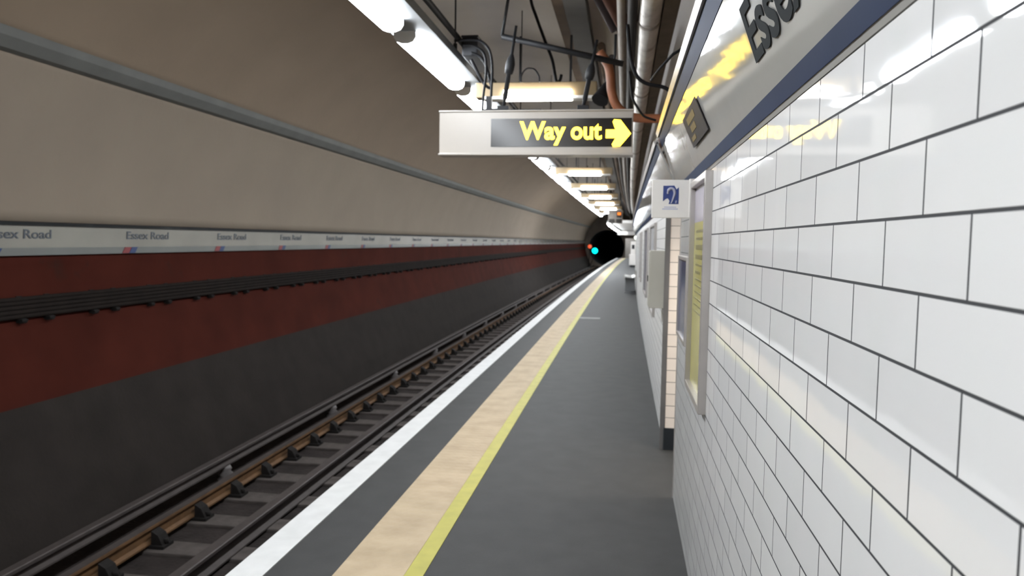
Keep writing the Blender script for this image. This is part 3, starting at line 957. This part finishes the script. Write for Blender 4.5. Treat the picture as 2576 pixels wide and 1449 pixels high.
hp = thing('help_point', 'white help point cabinet standing against the far wall past the bench', 'help point', W(.15, 45, 0))
hx2 = bend(0, 45)
MB().box(-.06 + hx2, .32 + hx2, 45.0, 45.5, .12, .78, .03).build('base', WHITEBOX, hp)
MB().box(.02 + hx2, .30 + hx2, 45.05, 45.4, .78, 1.55, .03).build('column', WHITEBOX, hp)
MB().box(.08 + hx2, .24 + hx2, 45.035, 45.055, 1.1, 1.35, .004).build('panel', DARKMET, hp)
MB().box(.0 + hx2, .3 + hx2, 45.05, 45.45, 0, .12).build('plinth', DARKMET, hp)
gl = thing('globe_lamp', 'small round white lamp on the wall above the help point', 'lamp', W(.36, 44, 1.75))
gx = bend(.36, 44)
r = .13
MB().lathe([(r * math.sin(math.pi * k / 12) + .001, r * math.cos(math.pi * k / 12)) for k in range(13)], (gx - .02, 44, 1.77), 'Z', 16).build('globe', GLOBE, gl)
MB().tube([(gx - .02, 44.1, 1.77), (gx - .02, 44.3, 1.77)], .04, 10).box(gx - .08, gx + .10, 44.28, 44.32, 1.70, 1.84, .01).build('mount', DARKMET, gl)

ti = thing('train_indicator', 'small hanging train indicator with an orange display in the far distance', 'indicator', W(-.55, 31, 2.28))
ix = bend(0, 31) - .24
MB().box(-.61 + ix + .02, -.01 + ix, 31, 31.3, 2.27, 2.80, .01).build('casing', PALEPIPE, ti)
MB().box(-.255 + ix, -.05 + ix, 30.985, 31.01, 2.50, 2.74).build('screen', SIGNBLACK, ti)
MB().box(-.225 + ix, -.08 + ix, 30.975, 30.99, 2.61, 2.72).build('display', ORANGEL, ti)
for xa, xb in ((-.565, -.33), (-.27, -.03)):
    MB().box(xa + ix, xb + ix, 30.98, 31.01, 2.29, 2.45).build('lower_screen', SIGNBLACK, ti)
for xk in (-.5, -.12):
    MB().tube([(xk + ix, 31.15, 2.79), (xk + ix, 31.15, 3.9)], .02, 8).build('hanger', DARKMET, ti)

# lowered soffit at the far end, with its own tube light row and end light
so = struct(MB().sweep([(-.85, 2.42), (.9, 2.42), (.9, 2.55), (-.85, 2.55)], 36, 58.8, 2).build('ceiling_lower', FIXT), 'lowered pale ceiling over the far end of the platform')
lt = thing('hanging_tube_light', 'x', 'light', W(-.90, 33.4, 2.30), 'tube lights of the lowered far ceiling')
MB().box(-.07, .07, 0, 5.4, .03, .11, .006).build('housing', FIXT, lt)
MB().box(-.06, .06, .05, 5.35, -.02, .03, .01).build('diffuser', TUBE, lt)
for ch in lt.children:
    ch.location = (0, 0, 0)
    ch.data.transform(Matrix.Translation(W(-.90, 33.4, 2.30)))
lt['label'] = 'nearest tube light of the low row past the train indicator'
for i in range(1, 7):
    dup(lt, W(-.90 - .04 * i, 33.4 + 5.6 * i + (1.2 if i > 4 else 0), 2.30), 'tube light of the low row running away past the train indicator')
le = thing('end_light_box', 'pale light box across the platform under the far lowered ceiling', 'light box', W(-.6, 61.6, 2.1))
MB().box(bend(-1.35, 61.6), bend(.33, 61.6), 61.55, 61.85, 2.08, 2.42, .02).build('casing', WHITEBOX, le)
MB().box(bend(-1.33, 61.6), bend(-.55, 61.6), 61.52, 61.56, 2.12, 2.38, .01).build('lit_panel', glow('end_box_glow', (.95, .95, .9), .35), le)

# signals in the tunnel mouth
def signal(label, x, y, z, lens, r):
    x = bend(x, y)
    t = thing('signal_light', label, 'signal', (x, y, z - .25))
    MB().box(x - .16, x + .16, y + .02, y + .2, z - .24, z + .24, .02).build('housing', CHAIRM, t)
    MB().lathe([(r, 0), (r * .95, -.03), (r * .6, -.06), (r * .2, -.07)], (x, y + .02, z), 'Y', 20).build('lens', lens, t)
    n = 10
    MB().tube([(x + (r + .03) * math.cos(math.pi * k / n), y - .03, z + (r + .03) * math.sin(math.pi * k / n)) for k in range(n + 1)], .02, 6).build('hood', CHAIRM, t)
    MB().tube([(x, y + .15, z - .24), (bend(-4.4, y), y + .15, -1.16)], .03, 8).build('post', CHAIRM, t)


signal('bright green signal lamp at the left of the dark tunnel mouth', -3.88, 72, .62, GREENL, .27)
signal('dim red signal lamp above and left of the green signal', -4.30, 71, 1.03, REDL, .19)

# ------------------------------------------------------------------ world, camera
wd = bpy.data.worlds.new('World'); sc.world = wd
wd.use_nodes = True
wd.node_tree.nodes['Background'].inputs[0].default_value = (0, 0, 0, 1)
wd.node_tree.nodes['Background'].inputs[1].default_value = 0

F = 1860.0
vx, vy = 1565 - 1288.0, 724.5 - 609.0
d = Vector((vx, vy, F)).normalized()
roll = .026
u = Vector((math.sin(roll), math.cos(roll), 0)); u = (u - d * u.dot(d)).normalized()
e = u.cross(d)
if e.x < 0: e = -e
# rows of the rotation world -> camera (right, up, forward)
right = Vector((e.x, d.x, u.x)); upv = Vector((e.y, d.y, u.y)); fwd = Vector((e.z, d.z, u.z))
cam = bpy.data.cameras.new('camera')
co = bpy.data.objects.new('camera', cam); COL.objects.link(co)
co.matrix_world = Matrix(((right.x, upv.x, -fwd.x, 0), (right.y, upv.y, -fwd.y, 0), (right.z, upv.z, -fwd.z, 1.5), (0, 0, 0, 1)))
cam.sensor_width = 36
cam.lens = 36 * F / 2576
cam.clip_start = .02; cam.clip_end = 300
cam.dof.use_dof = True
cam.dof.focus_distance = 1.5
cam.dof.aperture_fstop = 6.3
sc.camera = co

vs = sc.view_settings
sc.display_settings.display_device = 'sRGB'
vs.view_transform = 'Standard'; vs.look = 'None'; vs.gamma = 1; vs.use_curve_mapping = False
vs.exposure = 1.45
sc.cycles.use_adaptive_sampling = True
sc.cycles.adaptive_threshold = .04
sc.cycles.max_bounces = 6
sc.cycles.diffuse_bounces = 4
sc.cycles.glossy_bounces = 3
sc.cycles.caustics_reflective = False
sc.cycles.caustics_refractive = False
sc.cycles.sample_clamp_indirect = 6
